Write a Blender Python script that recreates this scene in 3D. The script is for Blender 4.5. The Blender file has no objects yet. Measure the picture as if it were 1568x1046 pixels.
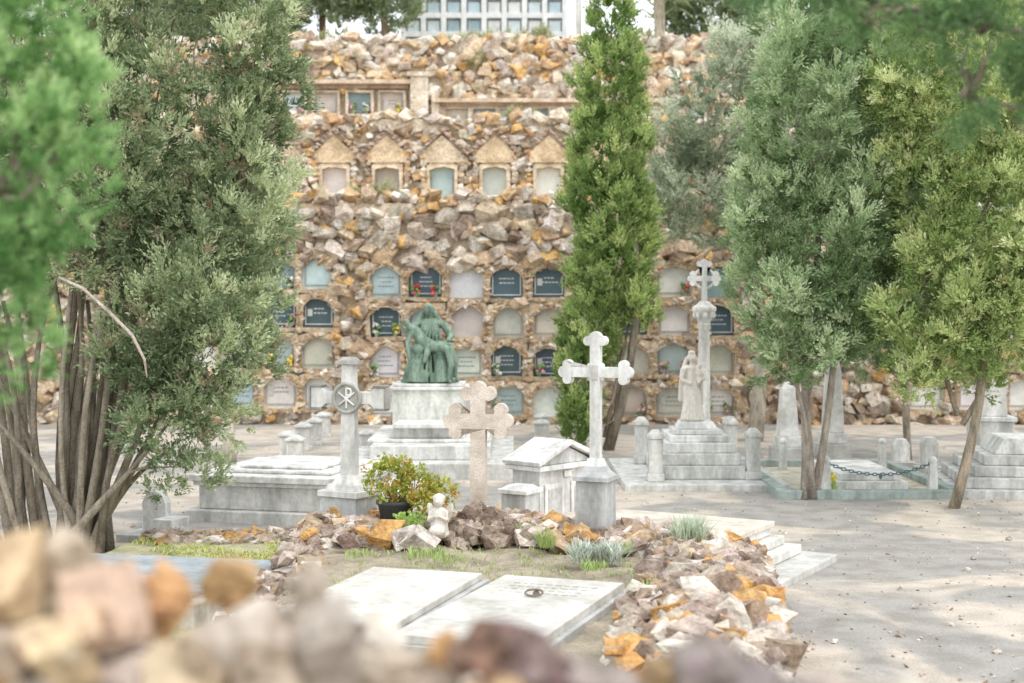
import bpy, bmesh, math, random
import numpy as np
from mathutils import Vector, Matrix, noise, Euler
random.seed(7); rng=np.random.default_rng(7)
rad=math.radians
scene=bpy.context.scene
U=random.uniform

# ------------------------------------------------------------------ mesh builder
class MB:
    def __init__(s): s.v=[];s.f=[];s.m=[];s.c=[];s.sm=[]
    def add(s,vs,fs,mat=0,col=(1,1,1),M=None,smooth=False):
        o=len(s.v)
        if M is not None: vs=[M@Vector(p) for p in vs]
        s.v.extend([tuple(p) for p in vs]); s.f.extend([tuple(i+o for i in f) for f in fs])
        s.m.extend([mat]*len(fs)); s.sm.extend([smooth]*len(fs)); s.c.extend([tuple(col)]*len(vs))
    def box(s,cx,cy,z0,sx,sy,sz,mat=0,col=(1,1,1),M=None,tx=1,ty=1):
        x,y=sx/2,sy/2
        vs=[(cx-x,cy-y,z0),(cx+x,cy-y,z0),(cx+x,cy+y,z0),(cx-x,cy+y,z0)]
        x*=tx;y*=ty;z=z0+sz
        vs+=[(cx-x,cy-y,z),(cx+x,cy-y,z),(cx+x,cy+y,z),(cx-x,cy+y,z)]
        s.add(vs,[(3,2,1,0),(4,5,6,7),(0,1,5,4),(1,2,6,5),(2,3,7,6),(3,0,4,7)],mat,col,M)
    def prism(s,pts,y0,y1,mat=0,col=(1,1,1),M=None):
        n=len(pts)
        vs=[(p[0],y0,p[1]) for p in pts]+[(p[0],y1,p[1]) for p in pts]
        fs=[tuple(range(n)),tuple(range(2*n-1,n-1,-1))]+[(i,i+n,(i+1)%n+n,(i+1)%n) for i in range(n)]
        s.add(vs,fs,mat,col,M)
    def lathe(s,prof,mat=0,col=(1,1,1),M=None,n=16,smooth=True,cx=0,cy=0):
        vs=[];fs=[]
        for r,z in prof:
            for i in range(n):
                a=2*math.pi*i/n; vs.append((cx+r*math.cos(a),cy+r*math.sin(a),z))
        for j in range(len(prof)-1):
            for i in range(n):
                k=(i+1)%n; fs.append((j*n+i,j*n+k,(j+1)*n+k,(j+1)*n+i))
        fs.append(tuple(range(n-1,-1,-1))); fs.append(tuple(range((len(prof)-1)*n,len(prof)*n)))
        s.add(vs,fs,mat,col,M,smooth)
    def tube(s,path,rs,mat=0,col=(1,1,1),M=None,n=8,smooth=True,closed=False):
        P=[Vector(p) for p in path]; m=len(P)
        if not hasattr(rs,'__len__'): rs=[rs]*m
        vs=[];fs=[]
        for j,p in enumerate(P):
            if closed: d=P[(j+1)%m]-P[j-1]
            else: d=P[min(j+1,m-1)]-P[max(j-1,0)]
            d.normalize()
            ref=Vector((0,1,0)) if abs(d.y)<.9 else Vector((1,0,0))
            a=d.cross(ref).normalized(); b=a.cross(d)
            for i in range(n):
                t=2*math.pi*i/n; vs.append(p+(a*math.cos(t)+b*math.sin(t))*rs[j])
        for j in range(m if closed else m-1):
            q=(j+1)%m
            for i in range(n):
                k=(i+1)%n; fs.append((j*n+i,j*n+k,q*n+k,q*n+i))
        if not closed:
            fs.append(tuple(range(n-1,-1,-1))); fs.append(tuple(range((m-1)*n,m*n)))
        s.add(vs,fs,mat,col,M,smooth)
    def ell(s,c,r,mat=0,col=(1,1,1),M=None,n=12,rot=None):
        vs=[];fs=[];h=n//2+1
        Rm=Euler(rot).to_matrix() if rot else None
        for j in range(h+1):
            ph=math.pi*j/h
            for i in range(n):
                a=2*math.pi*i/n
                q=Vector((r[0]*math.sin(ph)*math.cos(a),r[1]*math.sin(ph)*math.sin(a),-r[2]*math.cos(ph)))
                if Rm: q=Rm@q
                vs.append(q+Vector(c))
        for j in range(h):
            for i in range(n):
                k=(i+1)%n; fs.append((j*n+i,j*n+k,(j+1)*n+k,(j+1)*n+i))
        s.add(vs,fs,mat,col,M,True)
    def obj(s,name,mats,parent=None,bevel=0,recalc=True,weld=False):
        me=bpy.data.meshes.new(name); me.from_pydata(s.v,[],s.f)
        for m in mats: me.materials.append(m)
        me.polygons.foreach_set('material_index',s.m); me.polygons.foreach_set('use_smooth',s.sm)
        at=me.color_attributes.new('Col','FLOAT_COLOR','POINT')
        c=np.ones((len(s.v),4),dtype=np.float32); c[:,:3]=np.array(s.c,dtype=np.float32).reshape(-1,3)
        at.data.foreach_set('color',c.ravel())
        if recalc:
            bm=bmesh.new(); bm.from_mesh(me)
            bmesh.ops.recalc_face_normals(bm,faces=bm.faces); bm.to_mesh(me); bm.free()
        me.update()
        ob=bpy.data.objects.new(name,me); scene.collection.objects.link(ob)
        if parent: ob.parent=parent
        if bevel:
            b=ob.modifiers.new('bev','BEVEL'); b.width=bevel; b.segments=2; b.limit_method='ANGLE'; b.angle_limit=rad(35)
        return ob
def empty(name):
    e=bpy.data.objects.new(name,None); scene.collection.objects.link(e); return e
def TR(x,y,z=0,r=0): return Matrix.Translation((x,y,z))@Matrix.Rotation(rad(r),4,'Z')

# ------------------------------------------------------------------ materials
def newmat(name):
    m=bpy.data.materials.new(name); m.use_nodes=True
    nt=m.node_tree; nt.nodes.clear(); return m,nt
def stone(name,base=(1,1,1),dark=(.6,.55,.5),light=(1.15,1.12,1.08),nscale=3,bscale=40,bump=.3,bdist=.01,rough=.85,streak=False,spec=.3,fine=60,const=None,finedark=.8):
    m,nt=newmat(name); N=nt.nodes.new; L=nt.links.new
    out=N('ShaderNodeOutputMaterial'); b=N('ShaderNodeBsdfPrincipled'); L(b.outputs[0],out.inputs[0])
    b.inputs['Roughness'].default_value=rough; b.inputs['Specular IOR Level'].default_value=spec
    if const:
        at=N('ShaderNodeRGB'); at.outputs[0].default_value=(*const,1)
    else:
        at=N('ShaderNodeAttribute'); at.attribute_name='Col'
    geo=N('ShaderNodeNewGeometry'); mp=N('ShaderNodeMapping'); L(geo.outputs['Position'],mp.inputs[0])
    if streak: mp.inputs['Scale'].default_value=(1,1,.25)
    n1=N('ShaderNodeTexNoise'); n1.inputs['Scale'].default_value=nscale; n1.inputs['Detail'].default_value=8; n1.inputs['Roughness'].default_value=.65
    L(mp.outputs[0],n1.inputs['Vector'])
    r=N('ShaderNodeValToRGB'); r.color_ramp.elements[0].position=.34; r.color_ramp.elements[1].position=.62
    r.color_ramp.elements[0].color=(*dark,1); r.color_ramp.elements[1].color=(*light,1)
    L(n1.outputs[0],r.inputs[0])
    mx=N('ShaderNodeMix'); mx.data_type='RGBA'; mx.blend_type='MULTIPLY'; mx.inputs[0].default_value=1
    L(at.outputs[0],mx.inputs[6]); L(r.outputs[0],mx.inputs[7])
    n3=N('ShaderNodeTexNoise'); n3.inputs['Scale'].default_value=fine; n3.inputs['Detail'].default_value=4
    L(geo.outputs['Position'],n3.inputs['Vector'])
    r3=N('ShaderNodeValToRGB'); r3.color_ramp.elements[0].position=.35; r3.color_ramp.elements[1].position=.6
    f=finedark
    r3.color_ramp.elements[0].color=(base[0]*f,base[1]*f,base[2]*f*.98,1); r3.color_ramp.elements[1].color=(*base,1)
    L(n3.outputs[0],r3.inputs[0])
    m2=N('ShaderNodeMix'); m2.data_type='RGBA'; m2.blend_type='MULTIPLY'; m2.inputs[0].default_value=1
    L(mx.outputs[2],m2.inputs[6]); L(r3.outputs[0],m2.inputs[7]); L(m2.outputs[2],b.inputs['Base Color'])
    n2=N('ShaderNodeTexNoise'); n2.inputs['Scale'].default_value=bscale; n2.inputs['Detail'].default_value=7
    L(geo.outputs['Position'],n2.inputs['Vector'])
    bp=N('ShaderNodeBump'); bp.inputs['Strength'].default_value=bump; bp.inputs['Distance'].default_value=bdist
    L(n2.outputs[0],bp.inputs['Height']); L(bp.outputs[0],b.inputs['Normal'])
    return m
def leafmat(name,trans=.35):
    m,nt=newmat(name); N=nt.nodes.new; L=nt.links.new
    out=N('ShaderNodeOutputMaterial'); mix=N('ShaderNodeMixShader'); mix.inputs[0].default_value=trans
    d=N('ShaderNodeBsdfDiffuse'); t=N('ShaderNodeBsdfTranslucent'); at=N('ShaderNodeAttribute'); at.attribute_name='Col'
    L(at.outputs['Color'],d.inputs[0]); L(at.outputs['Color'],t.inputs[0]); L(d.outputs[0],mix.inputs[1]); L(t.outputs[0],mix.inputs[2]); L(mix.outputs[0],out.inputs[0])
    return m
M_rock=stone('rubble_rock',dark=(.54,.47,.41),light=(1.25,1.22,1.18),nscale=6,bscale=22,bump=1.0,bdist=.04,fine=30,finedark=.73)
M_mortar=stone('mortar',dark=(.64,.57,.49),light=(1.12,1.10,1.07),nscale=3,bscale=14,bump=1.0,bdist=.05,fine=20,finedark=.75)
M_marble=stone('weathered_marble',dark=(.58,.58,.56),light=(1.06,1.055,1.04),nscale=6,bscale=60,bump=.18,bdist=.006,rough=.7,streak=True,fine=22,finedark=.85)
M_slab=stone('stained_slab_marble',dark=(.66,.65,.61),light=(1.05,1.04,1.02),nscale=3,bscale=60,bump=.15,bdist=.005,rough=.6,fine=14,finedark=.84)
M_statue=stone('statue_marble',dark=(.74,.70,.66),light=(1.03,1.02,1.0),nscale=9,bscale=60,bump=.1,bdist=.004,rough=.6,streak=True,const=(.80,.77,.72))
M_cast=stone('rough_cast_stone',dark=(.75,.71,.67),light=(1.08,1.06,1.04),nscale=6,bscale=90,bump=.8,bdist=.008,rough=.95,fine=90)
M_bronze=stone('verdigris_bronze',dark=(.45,.53,.50),light=(1.65,1.55,1.47),nscale=9,bscale=50,bump=.3,rough=.6,streak=True,spec=.4,const=(.17,.25,.20),finedark=.7)
M_plaque=stone('plaque',dark=(.8,.82,.84),light=(1.08,1.08,1.08),nscale=2.5,bscale=50,bump=.05,rough=.3,spec=.5)
M_bark=stone('bark',dark=(.55,.52,.47),light=(1.25,1.2,1.15),nscale=14,bscale=45,bump=.9,bdist=.02,streak=True,rough=.95)
M_soil=stone('soil',dark=(.6,.6,.55),light=(1.15,1.12,1.05),nscale=4,bscale=30,bump=.9,bdist=.03,rough=1)
M_dark=stone('dark_metal',dark=(.8,.8,.8),light=(1.1,1.1,1.1),rough=.5,bump=.1)
M_leaf=leafmat('leaf',.40)
M_grass=leafmat('grass',.25)

def groundmat():
    m,nt=newmat('sandy_ground'); N=nt.nodes.new; L=nt.links.new
    out=N('ShaderNodeOutputMaterial'); b=N('ShaderNodeBsdfPrincipled'); L(b.outputs[0],out.inputs[0]); b.inputs['Roughness'].default_value=.95
    b.inputs['Specular IOR Level'].default_value=.15
    geo=N('ShaderNodeNewGeometry')
    n1=N('ShaderNodeTexNoise'); n1.inputs['Scale'].default_value=.5; n1.inputs['Detail'].default_value=6; n1.inputs['Roughness'].default_value=.5; n1.inputs['Distortion'].default_value=.8
    L(geo.outputs['Position'],n1.inputs['Vector'])
    r=N('ShaderNodeValToRGB'); e=r.color_ramp.elements
    e[0].position=.46; e[0].color=(.40,.385,.36,1); e[1].position=.53; e[1].color=(.62,.555,.48,1)
    L(n1.outputs[0],r.inputs[0])
    n2=N('ShaderNodeTexNoise'); n2.inputs['Scale'].default_value=45; n2.inputs['Detail'].default_value=6; n2.inputs['Roughness'].default_value=.75
    L(geo.outputs['Position'],n2.inputs['Vector'])
    r2=N('ShaderNodeValToRGB'); r2.color_ramp.elements[0].position=.3; r2.color_ramp.elements[0].color=(.72,.71,.70,1); r2.color_ramp.elements[1].position=.62; r2.color_ramp.elements[1].color=(1.06,1.05,1.04,1)
    L(n2.outputs[0],r2.inputs[0])
    mx=N('ShaderNodeMix'); mx.data_type='RGBA'; mx.blend_type='MULTIPLY'; mx.inputs[0].default_value=1
    L(r.outputs[0],mx.inputs[6]); L(r2.outputs[0],mx.inputs[7])
    n4=N('ShaderNodeTexNoise'); n4.inputs['Scale'].default_value=3.5; n4.inputs['Detail'].default_value=8
    L(geo.outputs['Position'],n4.inputs['Vector'])
    r4=N('ShaderNodeValToRGB'); r4.color_ramp.elements[0].position=.35; r4.color_ramp.elements[0].color=(.76,.76,.74,1); r4.color_ramp.elements[1].position=.6
    L(n4.outputs[0],r4.inputs[0])
    m3=N('ShaderNodeMix'); m3.data_type='RGBA'; m3.blend_type='MULTIPLY'; m3.inputs[0].default_value=1
    L(mx.outputs[2],m3.inputs[6]); L(r4.outputs[0],m3.inputs[7]); L(m3.outputs[2],b.inputs['Base Color'])
    bp=N('ShaderNodeBump'); bp.inputs['Strength'].default_value=.6; bp.inputs['Distance'].default_value=.018
    L(n2.outputs[0],bp.inputs['Height']); L(bp.outputs[0],b.inputs['Normal'])
    return m
M_ground=groundmat()

# ------------------------------------------------------------------ rocks
def hull_template(n,seed,blocky=False):
    r=random.Random(seed); bm=bmesh.new()
    if blocky:
        for sx in (-1,1):
            for sy in (-1,1):
                for sz in (-1,1):
                    bm.verts.new((sx*r.uniform(.5,1),sy*r.uniform(.5,1),sz*r.uniform(.5,1)))
        for _ in range(n):
            v=Vector((r.gauss(0,1),r.gauss(0,1),r.gauss(0,1))).normalized()*r.uniform(.9,1.25); bm.verts.new(v)
    else:
        for _ in range(n):
            v=Vector((r.gauss(0,1),r.gauss(0,1),r.gauss(0,1))).normalized()*r.uniform(.75,1.2); bm.verts.new(v)
    bm.verts.ensure_lookup_table()
    res=bmesh.ops.convex_hull(bm,input=bm.verts)
    junk=[e for e in res['geom_interior'] if isinstance(e,bmesh.types.BMVert)]
    if junk: bmesh.ops.delete(bm,geom=junk,context='VERTS')
    loose=[v for v in bm.verts if not v.link_faces]
    if loose: bmesh.ops.delete(bm,geom=loose,context='VERTS')
    bm.verts.index_update()
    vs=[v.co.copy() for v in bm.verts]; fs=[tuple(v.index for v in f.verts) for f in bm.faces]
    bm.free(); return vs,fs
ROCKS=[hull_template(random.choice([10,11,13,15]),i) for i in range(20)]+[hull_template(random.choice([2,3,4]),50+i,True) for i in range(26)]
PAL=[((.62,.44,.26),3),((.68,.55,.40),4),((.73,.66,.55),4),((.79,.76,.70),4),((.46,.36,.28),1.7),((.60,.42,.27),1.5),((.58,.53,.47),2.6),((.72,.48,.21),1.6)]
PALB=[((.58,.44,.30),3),((.61,.50,.38),4),((.67,.60,.51),3.5),((.74,.70,.64),2.8),((.38,.30,.24),2.5),((.53,.48,.42),3),((.68,.45,.20),1.6)]
PALG=[((.57,.45,.32),3),((.48,.41,.36),3),((.68,.62,.55),3.0),((.30,.24,.21),2.2),((.42,.33,.26),2.4),((.76,.72,.67),2.6),((.69,.42,.17),2.4),((.56,.47,.43),1.5)]
def pick(pal):
    c=random.choices([p[0] for p in pal],[p[1] for p in pal])[0]; k=U(.83,1.12)
    return tuple(min(.82,x*k*U(.97,1.03)) for x in c)
def rock(mb,x,y,z,sx,sy,sz,col=None,full=True,pal=PAL,mat=0):
    vs,fs=random.choice(ROCKS)
    R=Euler((U(0,6.28),U(0,6.28),U(0,6.28))).to_matrix() 
    S=Matrix.Diagonal((sx,sy,sz)); T=Vector((x,y,z))
    R2=Euler((U(-.3,.3),U(-.7,.7),U(-.3,.3))).to_matrix()
    A=R2@S@R
    mb.add([A@v+T for v in vs],fs,mat,col or pick(pal))

def arch_outline(w,h,rise,n=7):
    pts=[(-w/2,-h/2),(-w/6,-h/2),(w/6,-h/2),(w/2,-h/2),(w/2,-h/6),(w/2,h/2-rise)]
    for i in range(1,n):
        t=i/n; x=w/2-w*t; pts.append((x,h/2-rise+rise*math.sin(math.pi*t)**.75))
    pts+=[(-w/2,h/2-rise),(-w/2,-h/6)]
    return pts
FLW=[(.75,.1,.12),(.82,.8,.77),(.78,.42,.48),(.16,.32,.1),(.22,.42,.14),(.8,.62,.14)]
def niche(mb,x,z,yf,cw,ch,w,h,rise,pcol,mcol=(.66,.54,.41),depth=.12,arch=True,stones=True,style=0):
    pts=arch_outline(w,h,rise) if arch else [(-w/2,-h/2),(0,-h/2),(w/2,-h/2),(w/2,0),(w/2,h/2),(0,h/2),(-w/2,h/2),(-w/2,0)]
    pts=[(a+U(-.016,.016),b+U(-.016,.016)) for a,b in pts]
    n=len(pts); outer=[]
    for a,b in pts:
        s=min(cw/2/max(abs(a),1e-4),ch/2/max(abs(b),1e-4)); outer.append((a*s,b*s))
    vs=[(x+a,yf+U(-.015,.01),z+b) for a,b in outer]+[(x+a,yf-.03+U(-.01,.01),z+b) for a,b in pts]+[(x+a,yf+depth,z+b) for a,b in pts]
    fs=[]
    for i in range(n):
        k=(i+1)%n; fs.append((i,k,n+k,n+i)); fs.append((n+i,n+k,2*n+k,2*n+i))
    k=U(.85,1.12); mb.add(vs,fs,1,tuple(c*k for c in mcol))
    mb.add([(x+a,yf+depth-.01,z+b) for a,b in pts],[tuple(range(n))],2,tuple(c*U(.93,1.07) for c in pcol))
    if style>=1:
        fw=w*.42; fh=h*.36
        fc=(.65,.66,.65) if sum(pcol)<.9 else (.42,.40,.37)
        for sgn in (-1,1):
            mb.box(x+sgn*fw,yf+depth-.02,z-fh,.018,.02,2*fh*.85,2,fc)
        mb.box(x,yf+depth-.02,z-fh-.018,2*fw+.018,.02,.018,2,fc)
    if style>=2:
        tc=(.7,.7,.68) if sum(pcol)<.9 else (.3,.28,.26)
        for r_ in range(random.choice([2,3])):
            l0=U(.14,.25); xx=x-w*l0; zz=z+h*.14-r_*.08
            while xx<x+w*l0:
                l=U(.02,.06); mb.box(xx+l/2,yf+depth-.016,zz,l,.006,.02,2,tc); xx+=l+.018
        if random.random()<.5: mb.box(x-w*.28,yf+depth-.02,z-.05,.09,.012,.13,2,(.6,.6,.56))
    if style==3 or random.random()<.22:
        for sx in random.sample([-1,1],random.choice([1,2])):
            fc=random.choice([0,1,2,5]); 
            for q in range(16):
                c=FLW[fc] if q%2 else random.choice(FLW[3:5])
                rock(mb,x+sx*w*.3+U(-.07,.07),yf-.0+U(-.05,.06),z-h/2+U(.05,.24),.03,.03,.03,c)
            mb.box(x+sx*w*.3,yf+.02,z-h/2,.06,.06,.09,2,(.3,.33,.3))
    if stones:
        for i in range(n):
            a,b=pts[i]; a2,b2=pts[(i+1)%n]
            for t in (0,.5):
                qa=a+(a2-a)*t; qb=b+(b2-b)*t; l=math.hypot(qa,qb); s=1+.06/l
                if b<-h/2+.03 and b2<-h/2+.03 and random.random()<.4: continue
                rock(mb,x+qa*s,yf+.0,z+qb*s,U(.045,.085),.055,U(.035,.065),pick([((.62,.46,.29),3),((.66,.55,.41),3),((.50,.38,.27),2.6),((.74,.68,.60),2.5)]))

PC_L=(.78,.77,.73); PC_D=(.075,.12,.14); PC_B=(.46,.56,.60); PC_T=(.60,.54,.48); PC_G=(.25,.33,.35)
# ------------------------------------------------------------------ terrace walls
def scatter(mb,x0,x1,z0,z1,yf,sp,avoid,smin,smax,pal=PAL,depth=.13,proud=.0):
    nz=int((z1-z0)/(sp*.8)); nx=int((x1-x0)/sp)
    for j in range(nz+1):
        for i in range(nx+1):
            x=x0+i*sp+(sp/2 if j%2 else 0)+U(-.45,.45)*sp; z=z0+j*sp*.8+U(-.4,.4)*sp
            bad=False
            for (a,b,c,d) in avoid:
                if a<x<b and c<z<d: bad=True;break
            if bad: continue
            s=U(smin,smax); rock(mb,x,yf+proud+U(.0,.06),z,s*U(.8,1.6),depth*U(.8,1.15),s*U(.6,1.1),pal=pal)
            if random.random()<.6: rock(mb,x+U(-.5,.5)*sp,yf+proud+.02,z+U(-.5,.5)*sp,s*.5,depth*.8,s*.45,pal=pal)

MC=(.68,.58,.46)
mb=MB(); YF=26.0; av=[]
mb.box(0,YF+.10+2,-.2,30,4,4.25,1,MC)
main=[-2.32,-1.58,-.83,-.08,.67,1.41]; right=[2.16,2.96,3.77]; left=[-3.55,-4.26,-4.98,-5.7]
rows=[2.60,1.87,1.15,.43]; rowsL=[2.76,2.04,1.31,.58]; rowsR=[2.62,1.9,1.18,.42]
pcol={
 ('m',0):[PC_B,PC_D,PC_L,PC_D,PC_D,PC_L],('m',1):[PC_D,PC_B,PC_T,PC_T,PC_T,PC_L],
 ('m',2):[PC_L,PC_B,PC_L,PC_D,PC_D,PC_T],('m',3):[PC_L,PC_L,PC_L,PC_B,PC_L,PC_L],
 ('l',0):[(.60,.72,.72),PC_G,PC_L,PC_L],('l',1):[PC_D,PC_D,PC_T,PC_L],('l',2):[PC_T,PC_B,PC_B,PC_L],('l',3):[PC_L,PC_L,PC_B,PC_L],
 ('r',0):[PC_L,PC_L,PC_G],('r',1):[PC_D,PC_L,PC_D],('r',2):[PC_T,PC_B,PC_T],('r',3):[PC_T,PC_T,PC_L]}
for sec,cols,rws,cw,w in (('m',main,rows,.75,.60),('l',left,rowsL,.71,.60),('r',right,rowsR,.80,.64)):
    for ri,z in enumerate(rws):
        for ci,x in enumerate(cols):
            pc=pcol[(sec,ri)][ci]
            st=random.choice([0,1,1,2]) 
            if pc in (PC_D,): st=random.choice([2,3])
            if pc is PC_B: st=random.choice([1,2,3])
            ww=w*U(.93,1.04)
            niche(mb,x+U(-.02,.02),z+U(-.02,.02),YF,cw,.73,ww,.56*U(.93,1.04),U(.13,.2),pc,style=st,depth=U(.09,.10) )
        a=min(cols)-cw/2+.02; b=max(cols)+cw/2-.02
        av.append((a,b,z-.36,z+.33))
for x,z in ((8.5,.55),(9.4,.55),(7.6,.55),(8.5,1.4)):
    niche(mb,x,z,YF,.8,.73,.64,.56,.15,random.choice([PC_L,PC_B]),style=1,depth=.095); av.append((x-.38,x+.38,z-.36,z+.33))
scatter(mb,-13,13,3.02,4.1,YF,.27,[],.13,.22,pal=PALB)
scatter(mb,-13,13,-.05,3.05,YF,.23,av,.11,.17,pal=PALB)
for x in np.arange(-13,13,.17):
    rock(mb,x,YF+.15+U(-.1,.1),4.12+U(-.06,.1),U(.12,.22),.18,U(.09,.16))
for x in np.arange(-13,13,.3):
    rock(mb,x,YF+.6+U(-.2,.2),4.1,U(.13,.2),.18,U(.06,.14))
mb.obj('niche_wall',[M_rock,M_mortar,M_plaque],recalc=False)

mb=MB(); YF=30.0; av=[]
mb.box(0,YF+.10+2,3.9,34,4,2.2,1,(.68,.59,.47))
for i,x in enumerate([-7.1,-5.97,-4.84,-3.73,-2.62,-1.47,-.36,.77,1.9,3.03,4.2,5.3,6.4]):
    pc=[PC_L,PC_B,PC_L,(.72,.70,.64),(.46,.38,.32),(.42,.58,.51),(.54,.54,.53),(.8,.8,.79),PC_L,PC_L,PC_T,PC_B,PC_L][i]
    niche(mb,x,4.72,YF-.06,.66,.9,.52,.72,.05,pc,mcol=(.74,.64,.50),stones=False,style=random.choice([0,1]),arch=True,depth=.15)
    rc=random.choice([(.70,.57,.40),(.69,.59,.45),(.65,.52,.42)])
    mb.prism([(x-.40,5.17),(x+.40,5.17),(x+.40,5.38),(x,5.74),(x-.40,5.38)],YF-.11,YF+.2,1,rc)
    for s in (-1,1):
        for t in np.linspace(0,1,7):
            rock(mb,x+s*(.02+.44*t),YF-.11,5.84-.43*t,.07,.06,.038,pick([((.52,.41,.35),3),((.60,.49,.41),2),((.46,.37,.31),2)]))
        for zz in np.arange(4.32,5.4,.12):
            rock(mb,x+s*.40+U(-.02,.02),YF-.04,zz,.075,.08,.075,pal=PAL)
    av.append((x-.38,x+.38,4.2,5.55)); av.append((x-.26,x+.26,5.4,5.78))
scatter(mb,-14,14,4.1,6.0,YF,.2,av,.08,.13,depth=.11)
for x in np.arange(-14,14,.17): rock(mb,x,YF+.15+U(-.1,.1),6.1+U(-.08,.08),U(.12,.22),.18,U(.09,.16))
mb.obj('gabled_niche_wall',[M_rock,M_mortar,M_plaque],recalc=False)

mb=MB(); YF=34.0; av=[]
mb.box(0,YF+.10+2,5.9,38,4,2.5,1,(.68,.59,.48))
for x,z in [(-5.2,6.98),(-4.43,6.98),(-3.62,6.98),(-2.85,6.98),(-1.31,6.6),(-.66,6.6),(0,6.6),(.6,6.6),(1.2,6.6),(1.9,6.6),(2.7,6.6),(3.5,6.6),(4.3,6.6),(5.1,6.6),(-6,6.98)]:
    niche(mb,x,z,YF-.05,.68,.62,.54,.5,.02,random.choice([PC_B,PC_G,PC_L,(.6,.7,.75),PC_T]),mcol=(.72,.64,.53),stones=False,style=random.choice([0,1,3]),arch=False,depth=.14)
    av.append((x-.38,x+.38,z-.38,z+.38))
mb.box(-4.2,YF-.05,7.42,3.6,.40,.09,1,(.70,.59,.47)); mb.box(-4.2,YF,7.32,3.5,.2,.10,1,(.46,.35,.27))
mb.box(1.9,YF-.05,6.98,7.6,.40,.09,1,(.70,.59,.47)); mb.box(1.9,YF,6.90,7.5,.2,.08,1,(.46,.35,.27))
mb.box(-2.2,YF-.04,6.0,.42,.3,1.6,1,(.76,.70,.6)); mb.box(-2.2,YF-.04,7.6,.56,.4,.1,1,(.76,.70,.6)); mb.box(-1.82,YF-.04,6.0,.18,.22,1.2,1,(.74,.67,.56))
av.append((-2.5,-1.9,5.9,7.75))
scatter(mb,-15,15,6.1,8.4,YF,.25,av,.12,.2)
for x in np.arange(-15,15,.18): rock(mb,x,YF+.15+U(-.1,.1),8.42+U(-.08,.14),U(.12,.24),.18,U(.1,.18))
mb.obj('upper_rubble_wall',[M_rock,M_mortar,M_plaque],recalc=False)

mb=MB()
n=24; vs=[];fs=[]
for j in range(n+1):
    for i in range(n+1):
        x=-60+120*i/n; y=35.5+100*j/n; vs.append((x,y,8.35+.6*noise.noise(Vector((x*.1,y*.1,0)))*(0 if j==0 else 1)+(y-35.5)*.02))
for j in range(n):
    for i in range(n): a=j*(n+1)+i; fs.append((a,a+1,a+n+2,a+n+1))
mb.add(vs,fs,0,(.4,.38,.26)); mb.obj('hill',[M_soil])

mb=MB(); YB=46
mb.box(-.9,YB+1.5,8.3,5.2,2.6,6.2,0,(.7,.76,.8))
c=(.82,.82,.82)
for i in range(9): mb.box(-3.5+i*.65,YB+.1,8.3,.17,.3,6.3,0,c)
for j in range(11): mb.box(-.9,YB+.12,8.4+j*.6,5.35,.3,.17,0,c)
mb.box(-.9,YB+1.4,14.6,5.6,3.2,.2,0,c)
for i in range(8):
    for j in range(10):
        mb.box(-3.5+(i+.5)*.65,YB+.06,8.57+j*.6,.38,.03,.35,1,random.choice([(.5,.62,.68),(.62,.70,.72),(.34,.45,.5),(.76,.76,.74)]))
mb.obj('columbarium_building',[M_plaque,M_plaque],bevel=.01)
mb=MB(); mb.tube([(2.05,44,8.3),(2.05,44,14.5)],.09,0,(.75,.75,.73)); mb.box(2.05,44,13.9,.5,.1,.1,0,(.7,.7,.68)); mb.obj('lamp_post',[M_marble])

# ------------------------------------------------------------------ ground
mb=MB(); mb.add([(-200,-60,0),(200,-60,0),(200,300,0),(-200,300,0)],[(0,1,2,3)],0,(1,1,1)); mb.obj('ground',[M_ground])
mb=MB()
for _ in range(3000):
    y=U(8.2,22); x=U(-.45,.5)*y
    s=U(.004,.011)*(1 if random.random()<.97 else 2.2); k=U(.4,.72)
    rock(mb,x,y,s*.4,s*1.3,s*1.3,s*.8,(k,k*.94,k*.86))
for _ in range(120):
    y=U(8.2,16); x=U(.15,.45)*y; k=U(.9,1.4)
    rock(mb,x,y,.004,U(.008,.022),U(.008,.015),.004,(.35*k,.27*k,.18*k))
mb.obj('gravel',[M_rock],recalc=False)

# ------------------------------------------------------------------ foliage
def leaves(kind,r):
    T=[]
    if kind=='cyp':
        for b in range(8):
            a=U(0,6.28); sp=U(.0,.8); d=Vector((math.cos(a)*sp,math.sin(a)*sp,1)).normalized()
            L=U(.55,1.1); o=Vector((U(-.12,.12),U(-.12,.12),0))
            for i in range(6):
                t=.1+.9*i/5; p=o+d*L*t+Vector((U(-1,1),U(-1,1),U(-1,1)))*.06
                dd=(d+Vector((U(-1,1),U(-1,1),U(-1,1)))*.55).normalized()
                T.append((p,dd,U(.22,.34),U(.055,.09)*(1.15-.5*t)))
    elif kind=='broad':
        for b in range(14):
            d=Vector((U(-1,1),U(-1,1),U(-.2,1))).normalized(); p=d*U(.2,.8)
            T.append((p,(d+Vector((U(-1,1),U(-1,1),U(-1,1)))*.5).normalized(),U(.35,.55),U(.16,.24)))
    elif kind=='needle':
        for b in range(5):
            a=U(0,6.28); sp=U(.2,1.4); d=Vector((math.cos(a)*sp,math.sin(a)*sp,1)).normalized()
            for i in range(14):
                t=i/13; p=d*t
                dd=(d*.6+Vector((U(-1,1),U(-1,1),U(-1,1)))).normalized(); T.append((p,dd,U(.25,.4),U(.02,.035)))
    out=[]
    for p,d,l,w in T:
        ref=Vector((U(-1,1),U(-1,1),U(-1,1))); s=d.cross(ref).normalized()*w
        out.append([p,p+d*l*.5+s,p+d*l,p+d*l*.5-s])
    return np.array(out,dtype=np.float32)
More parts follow.
